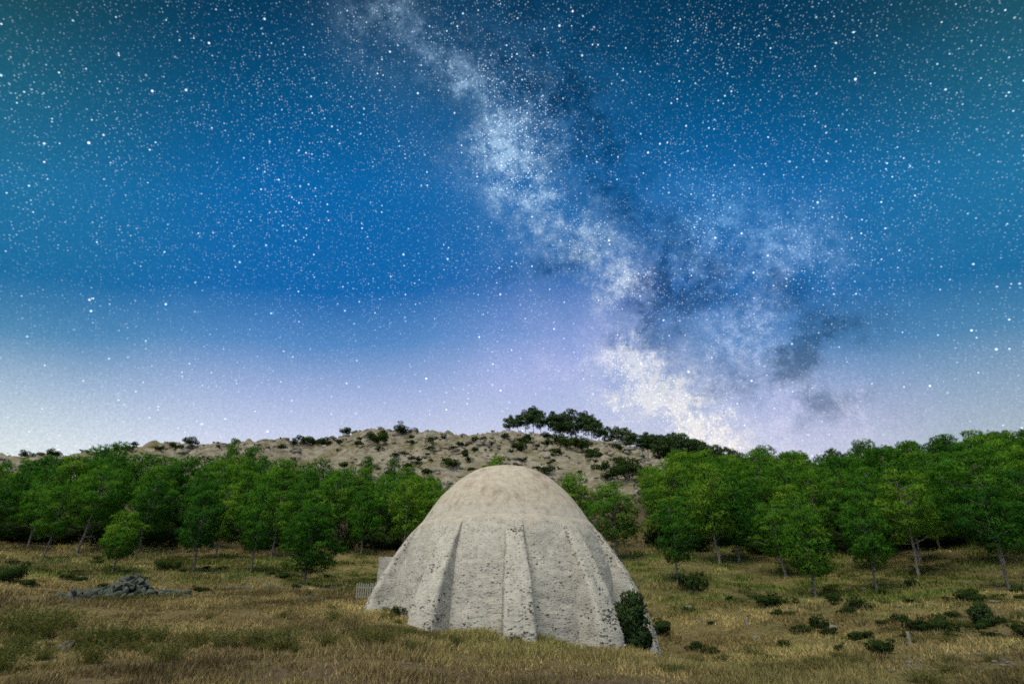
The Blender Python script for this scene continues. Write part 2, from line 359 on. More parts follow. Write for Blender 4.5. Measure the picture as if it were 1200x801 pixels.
# ice house masonry
def masonry(name, rendered):
    m, t, out = material(name)
    tcn = t.node('ShaderNodeTexCoord'); P0 = tcn.outputs['Object']
    big = t.noise(P0, 0.75, 5, 0.6); mid = t.noise(P0, 3.2, 6, 0.65); fin = t.noise(P0, 15, 5, 0.7)
    mp = t.node('ShaderNodeMapping'); t.l.new(P0, mp.inputs[0]); mp.inputs['Scale'].default_value = (1, 1, 2.4)
    vor = t.node('ShaderNodeTexVoronoi', feature='F1'); t.l.new(mp.outputs[0], vor.inputs['Vector']); vor.inputs['Scale'].default_value = 5.5
    vor2 = t.node('ShaderNodeTexVoronoi', feature='F1'); t.l.new(mp.outputs[0], vor2.inputs['Vector']); vor2.inputs['Scale'].default_value = 8.5
    mph = t.node('ShaderNodeMapping'); t.l.new(P0, mph.inputs[0]); mph.inputs['Scale'].default_value = (0.5, 0.5, 9)
    course = t.noise(mph.outputs[0], 1.0, 4, 0.55)
    mpv = t.node('ShaderNodeMapping'); t.l.new(P0, mpv.inputs[0]); mpv.inputs['Scale'].default_value = (2.2, 2.2, 0.35)
    streak = t.noise(mpv.outputs[0], 1.0, 5, 0.6)
    if rendered:
        c = t.ramp(mid, [(0.28, (0.33, 0.29, 0.235)), (0.5, (0.46, 0.42, 0.35)), (0.75, (0.54, 0.505, 0.43))])
        rust = t.math('MULTIPLY', t.maprange(streak, 0.45, 0.66, 0, 1, True), t.maprange(big, 0.42, 0.58, 0, 0.9, True))
        c = t.mix(t.math('MULTIPLY', rust, 0.7), c, (0.25, 0.175, 0.12, 1))
        c = t.mix(t.maprange(course, 0.56, 0.7, 0, 0.35), c, (0.30, 0.25, 0.19, 1))
        sz_ = t.node('ShaderNodeSeparateXYZ'); t.l.new(P0, sz_.inputs[0])                       # worn patches where the render has fallen off
        worn = t.math('SUBTRACT', sz_.outputs[2], t.math('MULTIPLY', t.math('SUBTRACT', mid, 0.5), 3.2))
        c = t.mix(t.maprange(worn, 5.9, 4.8, 0, 0.8, True), c, t.ramp(fin, [(0.3, (0.36, 0.345, 0.30)), (0.5, (0.47, 0.455, 0.405)), (0.7, (0.55, 0.535, 0.485))]))
        sp2 = t.node('ShaderNodeSeparateColor'); t.l.new(vor2.outputs['Color'], sp2.inputs[0])
        pit = t.math('MULTIPLY', t.maprange(vor2.outputs['Distance'], 0.34, 0.24), t.maprange(sp2.outputs[0], 0.78, 0.84))
        c = t.mix(t.math('MULTIPLY', pit, 0.6), c, (0.17, 0.15, 0.12, 1))  # dark specks: stone flecks, with the shade of small pits coloured in
        h = t.math('ADD', t.math('MULTIPLY', mid, 0.6), t.math('ADD', t.math('MULTIPLY', fin, 0.35), t.math('MULTIPLY', course, 0.5)))
        bm_ = bump(t, h, 0.45, 0.06)
    else:
        c = t.ramp(mid, [(0.25, (0.35, 0.34, 0.30)), (0.5, (0.47, 0.46, 0.41)), (0.78, (0.56, 0.55, 0.50))])
        c = t.mix(t.maprange(big, 0.48, 0.72, 0, 0.45, True), c, (0.34, 0.325, 0.27, 1))
        c = t.mix(t.maprange(streak, 0.54, 0.72, 0, 0.4, True), c, (0.29, 0.275, 0.22, 1))
        sp = t.node('ShaderNodeSeparateColor'); t.l.new(vor.outputs['Color'], sp.inputs[0])
        sp2 = t.node('ShaderNodeSeparateColor'); t.l.new(vor2.outputs['Color'], sp2.inputs[0])
        face = t.math('MULTIPLY', t.maprange(vor.outputs['Distance'], 0.36, 0.26), t.maprange(sp.outputs[0], 0.55, 0.8))
        stone = t.ramp(sp.outputs[1], [(0.0, (0.27, 0.26, 0.23)), (0.6, (0.40, 0.385, 0.34)), (0.85, (0.33, 0.24, 0.19)), (1.0, (0.20, 0.19, 0.18))])
        c = t.mix(t.math('MULTIPLY', face, 0.8), c, stone)
        pit = t.math('MULTIPLY', t.maprange(vor2.outputs['Distance'], 0.36, 0.24), t.maprange(sp2.outputs[0], 0.66, 0.72))
        c = t.mix(t.math('MULTIPLY', pit, 0.8), c, (0.12, 0.11, 0.095, 1))  # dark flecks: shadowed gaps put into the wall colour, plus dark stone
        sz_ = t.node('ShaderNodeSeparateXYZ'); t.l.new(P0, sz_.inputs[0])
        lime = t.math('ADD', sz_.outputs[2], t.math('MULTIPLY', t.math('SUBTRACT', big, 0.5), 1.6))      # render lapping down over the rubble
        c = t.mix(t.maprange(lime, 4.3, 5.1, 0, 0.9, True), c, t.ramp(mid, [(0.28, (0.33, 0.29, 0.235)), (0.5, (0.45, 0.41, 0.345)), (0.75, (0.53, 0.495, 0.42))]))
        h = t.math('ADD', t.math('MULTIPLY', t.maprange(vor.outputs['Distance'], 0.0, 0.5, 1, 0), 0.5),
                   t.math('ADD', t.math('MULTIPLY', fin, 0.5), t.math('MULTIPLY', course, 0.4)))
        h = t.math('SUBTRACT', h, t.math('MULTIPLY', pit, 0.9))
        bm_ = bump(t, h, 0.40, 0.05)
    principled(t, out, c, 0.95, bm_, 0.15)
    return m
M['cap'] = masonry('rendered_cap', True)
M['rubble'] = masonry('rubble_masonry', False)
m, t, out = material('rubble_stones')
n = t.noise(t.node('ShaderNodeTexCoord').outputs['Object'], 14, 5, 0.65)
c = t.mix(1.0, attr(t), t.ramp(n, [(0.3, (0.7, 0.7, 0.7)), (0.7, (1.15, 1.15, 1.15))]), 'MULTIPLY')
principled(t, out, c, 0.95, bump(t, n, 0.5, 0.03), 0.15); M['rubble_stones'] = m

# ------------------------------------------------------------------ terrain
RN = np.array([0, 10, 16, 22, 28, 36, 46, 60, 80, 110, 150, 200, 230, 300, 500, 1200, 6000], float)
AZ = np.array([-180, -90, -58, -41, -31, -22, -12, 0, 9, 14, 25, 41, 58, 90, 180], float)
PROF = np.array([
    [0, 0, 0, 0, 0, 0, 0, -1, -2, -3, -4, -5, -6, -8, -12, -20, -30],
    [0, .1, .2, .4, .8, 1.4, 2.4, 4, 6, 9, 14, 18, 20, 22, 24, 10, -20],
    [0, .1, .2, .5, 1.1, 2.0, 3.2, 5, 8, 13, 20, 28, 32, 31, 26, 10, -20],
    [0, .1, .2, .6, 1.2, 2.1, 3.4, 5.4, 9, 15, 25, 37, 40.5, 38, 30, 10, -20],
    [0, .12, .3, .75, 1.3, 2.1, 3.4, 5.5, 9.6, 16.5, 28, 44, 50.5, 48, 36, 10, -20],
    [0, .15, .4, .9, 1.5, 2.2, 3.4, 5.6, 10, 18, 31, 49, 56.5, 53, 40, 10, -20],
    [0, .2, .5, 1.0, 1.5, 2.0, 3.2, 5.8, 11, 21, 36, 56, 63.5, 60, 45, 10, -20],
    [0, .05, .1, .34, .6, 1.4, 3, 6, 11, 21, 36, 56, 63.8, 60, 45, 10, -20],
    [0, 0, 0, 0, .0, 1.2, 3, 6, 11, 21, 35, 52.5, 58.8, 57, 45, 10, -20],
    [0, 0, -.1, -.3, -.45, .8, 2.9, 6, 11, 20, 33, 48.5, 54.5, 53, 42, 10, -20],
    [0, 0, -.05, -.05, .2, 1.2, 2.3, 5, 9, 17, 29, 40, 45, 44, 36, 10, -20],
    [0, 0, 0, .2, .7, 1.4, 2.4, 5, 9, 17, 26, 34, 37, 37, 32, 10, -20],
    [0, 0, 0, .2, .7, 1.4, 2.4, 4, 8, 14, 21, 28, 31, 31, 28, 10, -20],
    [0, 0, 0, .1, .4, .9, 1.8, 3, 6, 9, 14, 18, 20, 22, 24, 10, -20],
    [0, 0, 0, 0, 0, 0, 0, -1, -2, -3, -4, -5, -6, -8, -12, -20, -30]], float)
def catmull(p0, p1, p2, p3, f):      # monotone-ish blend
    m1, m2 = (p2 - p0) * 0.5, (p3 - p1) * 0.5
    return (2 * f**3 - 3 * f**2 + 1) * p1 + (f**3 - 2 * f**2 + f) * m1 + (3 * f**2 - 2 * f**3) * p2 + (f**3 - f**2) * m2
LR = lambda r: np.log(r + 12.0)
def T(x, y, detail=True):
    x, y = np.atleast_1d(np.asarray(x, float)), np.atleast_1d(np.asarray(y, float))
    r = np.hypot(x, y); az = np.degrees(np.arctan2(x, y))
    ia = np.clip(np.searchsorted(AZ, az) - 1, 0, len(AZ) - 2)
    fa = (az - AZ[ia]) / (AZ[ia + 1] - AZ[ia]); fa = fa * fa * (3 - 2 * fa)
    ir = np.clip(np.searchsorted(RN, r) - 1, 0, len(RN) - 2)
    fr = np.clip((r - RN[ir]) / (RN[ir + 1] - RN[ir]), 0, 1)
    def row(i):
        g = lambda k: PROF[i, np.clip(k, 0, len(RN) - 1)]
        h = RN[ir + 1] - RN[ir]
        hp = np.maximum(RN[ir] - RN[np.clip(ir - 1, 0, 99)], 1e-3); hn = np.maximum(RN[np.clip(ir + 2, 0, len(RN) - 1)] - RN[ir + 1], 1e-3)
        d = (g(ir + 1) - g(ir)) / h
        dp = np.where(ir > 0, (g(ir) - g(ir - 1)) / hp, d); dn = np.where(ir < len(RN) - 2, (g(ir + 2) - g(ir + 1)) / hn, d)
        m1 = np.where(dp * d > 0, (dp + d) / 2, 0) * h; m2 = np.where(dn * d > 0, (dn + d) / 2, 0) * h
        f = fr
        return (2*f**3 - 3*f**2 + 1) * g(ir) + (f**3 - 2*f**2 + f) * m1 + (3*f**2 - 2*f**3) * g(ir + 1) + (f**3 - f**2) * m2
    z = row(ia) * (1 - fa) + row(ia + 1) * fa
    if detail:
        z = z + 0.12 * fbm(x * 0.22, y * 0.22, 0, 3, 3) * np.clip((r - 5) / 10, 0, 1) + 0.03 * fbm(x * 1.1, y * 1.1, 0, 3, 9)
        hill = np.clip((r - 95) / 60, 0, 1) * np.clip((700 - r) / 300, 0, 1)
        crag = 1 - np.abs(fbm(x * 0.055, y * 0.055, 0, 5, 21, 0.55))
        z = z + hill * (2.6 * (crag - 0.6) + 1.1 * fbm(x * 0.25, y * 0.25, 0, 4, 33, 0.6))
        z = z + np.clip((r - 45) / 30, 0, 1) * (0.35 * fbm(x * 0.12, y * 0.12, 0, 3, 5))
    return z
def Tz(x, y): return float(T(x, y)[0])
def at(u, r, v=690):                               # ground point in the direction of a photo column
    a, _ = azel(u, v)
    x, y = r * math.sin(a), r * math.cos(a)
    return x, y, Tz(x, y)

DX, DY = -0.28, 28.0                               # axis of the ice house
azs = np.radians(np.concatenate([np.linspace(-180, -58, 62)[:-1], np.linspace(-58, 58, 520), np.linspace(58, 180, 62)[1:]]))
rs = np.concatenate([[0.01], np.geomspace(2.0, 420, 330), np.geomspace(440, 6000, 26)])
AA, RR = np.meshgrid(azs, rs)
X, Y = RR * np.sin(AA), RR * np.cos(AA)
Z = T(X.ravel(), Y.ravel()).reshape(X.shape)
na, nr = len(azs), len(rs)
idx = np.arange(na * nr).reshape(nr, na)
q = np.stack([idx[:-1, :-1], idx[:-1, 1:], idx[1:, 1:], idx[1:, :-1]], -1).reshape(-1, 4)
xs, ys = X.ravel(), Y.ravel(); rr = RR.ravel(); aa = np.degrees(AA.ravel())
rockm = np.clip((rr - 100 + 10 * fbm(xs * 0.05, ys * 0.05, 0, 3, 40)) / 22, 0, 1)
greenm = np.clip(0.22 + 0.35 * fbm(xs * 0.09, ys * 0.09, 0, 3, 41) + 0.25 * np.clip((rr - 36) / 14, 0, 1) - 0.25 * np.exp(-((aa + 20) / 12) ** 2 - ((rr - 32) / 8) ** 2), 0, 1)
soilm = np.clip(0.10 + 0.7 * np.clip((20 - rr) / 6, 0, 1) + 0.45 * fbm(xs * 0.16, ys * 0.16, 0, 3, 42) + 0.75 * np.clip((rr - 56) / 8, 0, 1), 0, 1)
gm = mesh_np('ground', np.stack([xs, ys, Z.ravel()], -1), q[:, ::-1], np.stack([rockm, greenm, soilm], -1), True, M['ground'])
tag(obj('ground', gm), kind='structure')

# ------------------------------------------------------------------ the buttressed ice house
BASE = Vector((DX, DY, 0.0))
house = empty('stone_ice_house', BASE)
tag(house, 'pale domed stone ice house with sloping rubble buttresses standing in dry grass', 'ice house')
WZ = [-0.8, 0.0, 1.0, 2.0, 3.0, 3.8, 4.4, 4.75, 4.95]
WR = [5.40, 5.34, 5.23, 5.07, 4.86, 4.59, 4.34, 4.14, 3.97]
wall_r = lambda z: np.interp(z, WZ, WR)
def rough(x, y, z, amp):
    return amp * (fbm(x * 0.9, y * 0.9, np.asarray(z) * 0.9, 3, 60) + 0.45 * fbm(x * 3.3, y * 3.3, np.asarray(z) * 5.0, 3, 61))
def revolve(name, prof, mat, amp, n=300, close=False):
    zz = np.array([p[1] for p in prof]); rd = np.array([p[0] for p in prof])
    th = np.linspace(0, 2 * np.pi, n, endpoint=False)
    TH, ZZ = np.meshgrid(th, zz); RD = np.repeat(rd[:, None], n, 1)
    x0, y0 = RD * np.sin(TH), -RD * np.cos(TH)
    d = rough(x0, y0, ZZ, amp)
    k = np.clip(RD / 0.4, 0, 1)
    RD = RD + d * k
    V = np.stack([RD * np.sin(TH), -RD * np.cos(TH), ZZ + d * 0.4], -1).reshape(-1, 3)
    i = np.arange(len(zz) * n).reshape(len(zz), n); j = np.roll(i, -1, 1)
    Fq = np.stack([i[:-1], j[:-1], j[1:], i[1:]], -1).reshape(-1, 4)
    return mesh_np(name, V, Fq, None, True, mat)
zs = np.linspace(-0.8, 4.95, 110)
wall_prof = [(wall_r(z), z) for z in zs] + [(3.85, 4.99), (3.5, 5.0)]
obj('wall', revolve('wall', wall_prof, M['rubble'], 0.035), house)
# rendered cap: a steep bell, drop = H (r/R)^2.45
CR, CH, CZ = 3.97, 2.76, 4.93
cap_prof = [(CR - 0.06, CZ - 0.10), (CR, CZ - 0.06)] + [(CR * s, CZ + CH * (1 - s ** 2.45)) for s in np.linspace(1, 0, 70)]
cap = obj('cap', revolve('cap', cap_prof, M['cap'], 0.022), house)
ring = [(3.88, 4.84), (3.975, 4.87), (3.985, 4.91), (3.965, 4.95), (3.86, 4.98)]
obj('cornice_ring', revolve('cornice_ring', ring, M['cap'], 0.03), cap)

BZ = np.array([-0.8, 0.0, 0.7, 1.5, 2.2, 3.1, 4.0, 4.5, 4.80])
BR = np.array([6.66, 6.50, 6.36, 6.12, 5.82, 5.33, 4.76, 4.38, 4.07])
but_angles = [-72, -29, 5, 38, 71, 108, 144, 180, -142, -106]
def buttress_mesh(k):
    nz, ns = 60, 22
    V = []
    for i in range(nz):
        z = -0.8 + (4.80 + 0.8) * i / (nz - 1)
        ro, ri = np.interp(z, BZ, BR), wall_r(z) - 0.22
        w = np.interp(z, [-0.8, 0, 2.5, 4.8], [0.64, 0.61, 0.50, 0.32])
        for s in range(ns):
            f = s / (ns - 1)
            if f < 0.36: px, pr = -w, ri + (ro - ri) * (f / 0.36)
            elif f > 0.64: px, pr = w, ri + (ro - ri) * ((1 - f) / 0.36)
            else: px, pr = -w + 2 * w * (f - 0.36) / 0.28, ro
            edge = min(1, abs(px) / w)
            if pr > ro - 0.12: px *= 1 - 0.05 * max(0, (pr - (ro - 0.12)) / 0.12) * edge
            V.append((px, -pr, z))
    V = np.array(V)
    a = k * 3.7
    V[:, 0] += 0.03 * fbm(V[:, 2] * 2.2 + a, V[:, 1] * 1.5, V[:, 0] * 1.5 + a, 3, 70)
    V[:, 1] += 0.03 * fbm(V[:, 2] * 2.0 - a, V[:, 0] * 2.0, V[:, 1] * 0.5 + a, 3, 71) + 0.02 * fbm(V[:, 0] * 7, V[:, 2] * 7, a, 2, 72)
    i = np.arange(nz * ns).reshape(nz, ns)
    Fq = np.stack([i[:-1, :-1], i[:-1, 1:], i[1:, 1:], i[1:, :-1]], -1).reshape(-1, 4)
    return mesh_np('buttress', V, Fq, None, False, M['rubble'])
butt = []
for k, a in enumerate(but_angles):
    b = obj('buttress', buttress_mesh(k), house); b.rotation_euler = (0, 0, R(a)); butt.append(b)

# rubble set in the mortar: thousands of small stones standing a little proud of the wall, too small to pick apart
bmi = bmesh.new(); bmesh.ops.create_icosphere(bmi, subdivisions=1, radius=1.0)
ICO_V = np.array([v.co[:] for v in bmi.verts]); ICO_F = np.array([[v.index for v in f.verts] for f in bmi.faces]); bmi.free()
def scatter_stones(items, seed):
    """items: (centre, outward normal, half width, half height, depth, colour)"""
    g = np.random.default_rng(seed); Vs, Fs, Cs = [], [], []
    for k, (c, nrm, hw, hh, dp, colr) in enumerate(items):
        nrm = nrm / np.linalg.norm(nrm)
        tx = np.cross(nrm, (0, 0, 1.0)); tx /= np.linalg.norm(tx); ty = np.cross(tx, nrm) * -1
        ang = g.normal(0, 0.16); tx, ty = tx * math.cos(ang) + ty * math.sin(ang), ty * math.cos(ang) - tx * math.sin(ang)
        L = np.sign(ICO_V) * np.abs(ICO_V) ** 0.75 * g.uniform(0.8, 1.15, (len(ICO_V), 1))
        Vs.append(c + L[:, :1] * hw * tx + L[:, 1:2] * hh * ty + L[:, 2:] * dp * nrm)
        Fs.append(ICO_F + k * len(ICO_V)); Cs.append(np.repeat(np.array(colr)[None], len(ICO_V), 0))
    return np.concatenate(Vs), np.concatenate(Fs), np.concatenate(Cs)
def stone_col(g):
    q = g.random()
    base = np.array((0.47, 0.455, 0.40)) if q < 0.58 else np.array((0.35, 0.33, 0.285)) if q < 0.84 else np.array((0.27, 0.18, 0.135)) if q < 0.90 else np.array((0.09, 0.085, 0.078))  # darkest tone: dark stones, also shadowed gaps put in as colour
    return base * g.uniform(0.8, 1.15)
items = []
g = np.random.default_rng(5)
for _ in range(6200):
    z = g.uniform(-0.2, 4.8) ; th = g.uniform(-105, 105)
    if g.random() < 0.65 * z / 4.8: continue
    a = R(th); r0 = wall_r(z) + float(rough(wall_r(z) * math.sin(a), -wall_r(z) * math.cos(a), z, 0.035)) - 0.01
    nrm = np.array((math.sin(a), -math.cos(a), 0.28))
    w = g.uniform(0.028, 0.075) * (0.75 if z > 3.4 else 1)
    items.append((np.array((r0 * math.sin(a), -r0 * math.cos(a), z)), nrm, w, w * g.uniform(0.4, 0.7), w * g.uniform(0.15, 0.35), stone_col(g)))
V, Fc, C = scatter_stones(items, 8)
tag(obj('rubble_stones', mesh_np('rubble_stones', V, Fc, C, True, M['rubble_stones']), house), kind='stuff')
for k, a in enumerate(but_angles[:6]):
    items = []
    for _ in range(460):
        z = 4.7 * g.random() ** 1.25 - 0.2
        ro = np.interp(z, BZ, BR); w = np.interp(z, [-0.8, 0, 2.5, 4.8], [0.64, 0.61, 0.50, 0.32])
        sz = g.uniform(0.028, 0.065) + 0.05 * max(0, 1 - z / 2.5) * g.random()
        side_ = g.random()
        if side_ < 0.6: px, pr, nrm = g.uniform(-w, w) * 0.88, ro - 0.01, np.array((0, -1, 0.45))
        else:
            s_ = -1 if side_ < 0.8 else 1
            px, pr, nrm = s_ * (w - 0.01), g.uniform(wall_r(z), ro - 0.05), np.array((s_, 0, 0.05))
        items.append((np.array((px, -pr, z)), nrm, sz, sz * g.uniform(0.4, 0.7), sz * g.uniform(0.3, 0.55), stone_col(g)))
    V, Fc, C = scatter_stones(items, 80 + k)
    o = obj('rubble_stones', mesh_np('rubble_stones', V, Fc, C, True, M['rubble_stones']), butt[k])
    tag(o, kind='stuff')

# stone porch block at the back, beside the fence
def block_mesh(name, sx, sy, sz, mat, bev=0.05, jit=0.03, seed=0):
    bm = bmesh.new(); bmesh.ops.create_cube(bm, size=1.0)
    bmesh.ops.scale(bm, vec=(sx, sy, sz), verts=bm.verts)
    bmesh.ops.subdivide_edges(bm, edges=bm.edges[:], cuts=6, use_grid_fill=True)
    gg = random.Random(seed)
    for v in bm.verts: v.co += Vector((gg.uniform(-jit, jit), gg.uniform(-jit, jit), gg.uniform(-jit, jit)))
    me = bpy.data.meshes.new(name); bm.to_mesh(me); bm.free(); me.materials.append(mat); return me
px, py, pz = at(462, 31.5, 680)
porch = obj('entrance_porch', block_mesh('entrance_porch', 2.3, 2.6, 3.0, M['rubble'], seed=3), house,
            (px - DX + 0.25, py - DY + 0.6, 3.72 - 1.5), R(8))
porch['label'] = 'low square stone porch block at the rear of the dome'

# picket fence
fx, fy, fz = at(417, 34.0, 690); fx2, fy2, fz2 = at(446, 33.0, 690)
fence = tag(empty('picket_fence', (fx, fy, min(fz, fz2))), 'short pale wooden picket fence beside the stone porch block', 'fence')
def box(name, sx, sy, sz, mat, bev=0.01, point=False):
    bm = bmesh.new(); bmesh.ops.create_cube(bm, size=1.0); bmesh.ops.scale(bm, vec=(sx, sy, sz), verts=bm.verts)
    if point:
        for v in bm.verts:
            if v.co.z > 0: v.co.x *= 0.25
    bmesh.ops.bevel(bm, geom=bm.edges[:], offset=bev, segments=1, affect='EDGES')
    me = bpy.data.meshes.new(name); bm.to_mesh(me); bm.free(); me.materials.append(mat); return me
ang = math.atan2(fy2 - fy, fx2 - fx); L = math.hypot(fx2 - fx, fy2 - fy)
pk = box('picket', 0.075, 0.025, 0.92, M['wood'], 0.008)
for i in range(11):
    s = (i + 0.5) / 11 * L
    p = obj('picket', pk, fence, (math.cos(ang) * s, math.sin(ang) * s, 0.40 + random.uniform(-.04, .04)), ang); p.rotation_euler[1] = random.uniform(-.05, .05)
rl = box('rail', L, 0.04, 0.06, M['wood'], 0.01)
for zz in (0.18, 0.62): obj('rail', rl, fence, (math.cos(ang) * L / 2 - math.sin(ang) * 0.03, math.sin(ang) * L / 2 + math.cos(ang) * 0.03, zz), ang)

# ------------------------------------------------------------------ pines
def tube(pts, rad, n=7):
    V, Fq = [], []
    for i, (p, r) in enumerate(zip(pts, rad)):
        d = (pts[min(i + 1, len(pts) - 1)] - pts[max(i - 1, 0)]); d = d / (np.linalg.norm(d) + 1e-9)
        a = np.cross(d, (0.31, 0.95, 0.1)); a /= np.linalg.norm(a); b = np.cross(d, a)
        for k in range(n):
            t_ = 2 * math.pi * k / n; V.append(p + r * (a * math.cos(t_) + b * math.sin(t_)))
    for i in range(len(pts) - 1):
        for k in range(n): Fq.append((i * n + k, i * n + (k + 1) % n, (i + 1) * n + (k + 1) % n, (i + 1) * n + k))
    return np.array(V), np.array(Fq)
def join(parts):
    V, Fq, o = [], [], 0
    for v, f in parts: V.append(v); Fq.append(f + o); o += len(v)
    return np.concatenate(V), np.concatenate(Fq)
def needles(g, centres, radii, per, length, width, tones):
    Vs, Cs, Ns = [], [], []
    mid_c_ = np.mean(np.array(centres), 0) - np.array((0, 0, 0.4 * np.ptp(np.array(centres)[:, 2])))
    for c, rad, tn in zip(centres, radii, tones):
        oc = c - mid_c_; oc = oc / (np.linalg.norm(oc) + 1e-6)
        n = max(8, int(per * rad * rad))
        d = g.normal(size=(n, 3)); d[:, 2] = d[:, 2] * 0.85 + 0.18; d /= np.linalg.norm(d, axis=1)[:, None]
        p = c + d * (rad * g.uniform(0.45, 1.0, (n, 1)) ** 0.6) * np.array((1, 1, 0.72))
        for _ in range(5):
            w = d * 0.6 + g.normal(size=(n, 3)) * 0.62 + np.array((0, 0, 0.28)); w /= np.linalg.norm(w, axis=1)[:, None]
            s = np.cross(w, g.normal(size=(n, 3))); s /= np.linalg.norm(s, axis=1)[:, None] + 1e-9
            l = length * g.uniform(0.6, 1.2, (n, 1)); wd = width * g.uniform(0.6, 1.2, (n, 1))
            nn = d * 0.95 + oc * 0.7 + w * 0.12; nn /= np.linalg.norm(nn, axis=1)[:, None]
            tri = np.stack([p - s * wd * .5, p + s * wd * .5, p + w * l], 1)
            fl = np.einsum('ij,ij->i', np.cross(tri[:, 1] - tri[:, 0], tri[:, 2] - tri[:, 0]), nn) < 0
            tri[fl] = tri[fl][:, [1, 0, 2]]
            Vs.append(tri.reshape(-1, 3)); Ns.append(np.repeat(nn, 3, 0))
            Cs.append(np.repeat(np.clip(tn + g.normal(0, 0.09, n), 0, 1), 3))
    V = np.concatenate(Vs); C = np.concatenate(Cs)
    return V, np.arange(len(V)).reshape(-1, 3), np.stack([C, C, C], -1), np.concatenate(Ns)
def pine(seed, h=9.0, base=0.3, width=0.5, shape='round', nclump=70, rad=(0.52, 0.92), per=125, lean=0.03, mat='needles', needle=(0.27, 0.062)):
    g = np.random.default_rng(seed)
    n = 9; zt = np.linspace(-0.35, h * 0.93, n)
    bend = np.cumsum(g.normal(0, lean * h / n * 2, (n, 2)), 0); bend -= bend[0]
    spine = np.stack([bend[:, 0], bend[:, 1], zt], -1)
    r0 = 0.0125 * h + 0.01
    parts = [tube(spine, np.linspace(r0, 0.03, n) * np.where(np.arange(n) == 0, 1.3, 1))]
    pt = lambda z: np.array([np.interp(z, zt, spine[:, 0]), np.interp(z, zt, spine[:, 1]), z])
    cen, rds = [], []
    tries = 0
    lump = g.uniform(0, 6.28, 6)
    while len(cen) < nclump and tries < 6000:
        tries += 1
        t_ = g.random()
        if shape == 'round': w = math.sin(math.pi * min(1, 0.10 + 0.84 * t_ ** 0.9)) ** 0.65
        elif shape == 'oval': w = math.sin(math.pi * (0.12 + 0.80 * t_ ** 0.8)) ** 0.8
        elif shape == 'cone': w = (1 - t_ ** 1.6) * (0.55 + 0.45 * min(1, t_ * 4)) + 0.06
        else: w = 0.35 + 0.65 * math.sin(math.pi * min(1, 0.25 + 0.7 * t_))      # umbrella tiers
        th = g.uniform(0, 2 * math.pi)
        w *= 0.82 + 0.24 * math.sin(2 * th + lump[0] + 5 * t_) * math.sin(3 * th + lump[1] - 4 * t_) + 0.1 * g.normal()
        rr_ = math.sqrt(g.uniform(0.12, 1)) * w * width * h * 0.5
        z = h * (base + (0.97 - base) * t_) - 0.1
        if shape == 'tier': z += 0.35 * math.sin(z * 3.2)
        c = pt(z) + np.array((rr_ * math.cos(th), rr_ * math.sin(th), 0))
        rd_ = g.uniform(*rad) * (1.0 - 0.3 * t_) * h / 9.0
        if any(np.linalg.norm((c - q) * (1, 1, 1.25)) < 0.80 * (rd_ + s) * 0.62 for q, s in zip(cen, rds)): continue
        cen.append(c); rds.append(rd_)
        if len(cen) % 3 == 0:
            st = pt(max(0.2 * h * base, z - 0.35 * rr_ - 0.3)); md = (st + c) / 2 + np.array((0, 0, -0.12))
            parts.append(tube(np.array([st, md, c]), [0.055, 0.04, 0.015], 5))
    # a few dead side stubs on the bare trunk
    for _ in range(5):
        z = g.uniform(0.15, max(0.2, base)) * h; th = g.uniform(0, 6.28); s = pt(z)
        parts.append(tube(np.array([s, s + np.array((math.cos(th), math.sin(th), 0.1)) * g.uniform(0.3, 1.0)]), [0.035, 0.008], 4))
    tv, tf = join(parts)
    tones = np.clip(g.normal(0.5, 0.26, len(cen)), 0, 1)
    cv_, cf_, cc_, cn_ = needles(g, cen, rds, per, needle[0], needle[1], tones)
    return mesh_np('trunk', tv, tf, None, True, M['bark']), mesh_np('crown', cv_, cf_, cc_, True, M[mat], cn_), h
PR = {
    'A': [pine(101, base=0.26, width=0.60), pine(102, base=0.26, width=0.54, shape='oval', nclump=76), pine(103, base=0.32, width=0.58, nclump=66)],
    'D': [pine(111, base=0.28, width=0.48, shape='oval', nclump=58), pine(112, base=0.33, width=0.52, nclump=56), pine(113, base=0.24, width=0.48, shape='cone', nclump=60), pine(114, base=0.30, width=0.56, nclump=56)],
    'C': [pine(121, base=0.18, width=0.60, shape='oval', nclump=120, lean=0.015), pine(122, base=0.17, width=0.60, shape='cone', nclump=110, lean=0.015), pine(123, base=0.22, width=0.64, nclump=115, lean=0.02)],
    'R': [pine(131, base=0.42, width=0.66, shape='tier', nclump=46, rad=(0.7, 1.1), lean=0.04, mat='needles_dark', per=80, needle=(0.42, 0.13)), pine(132, base=0.36, width=0.56, shape='tier', nclump=46, rad=(0.7, 1.1), lean=0.04, mat='needles_dark', per=80, needle=(0.42, 0.13)),
          pine(133, base=0.50, width=0.62, shape='tier', nclump=46, rad=(0.7, 1.1), lean=0.04, mat='needles_dark', per=80, needle=(0.42, 0.13)), pine(134, base=0.20, width=0.70, shape='round', nclump=46, rad=(0.7, 1.1), lean=0.04, mat='needles_dark', per=80, needle=(0.42, 0.13))],
}
def plant_tree(proto, x, y, h, label, group=None, wide=1.0, rot=None, name='pine_tree'):
    tm, cm, h0 = proto
    z = Tz(x, y)
    root = empty(name, (x, y, z - 0.05), random.uniform(0, 6.28) if rot is None else rot)
    s = h / h0; root.scale = (s * wide, s * wide, s)
    tag(root, label, 'pine tree' if name == 'pine_tree' else 'tree', group)
    obj('trunk', tm, root); obj('crown', cm, root)
    return root
def tree_at(proto, u, r, vtop, label, group=None, wide=1.0, rot=None, name='pine_tree'):
    a, e = azel(u, vtop)
    x, y = r * math.sin(a), r * math.cos(a)
    h = CAM_Z + r * math.tan(e) - Tz(x, y)
    plant_tree(proto, x, y, h, label, group, wide, rot, name)
    return x, y
taken = []
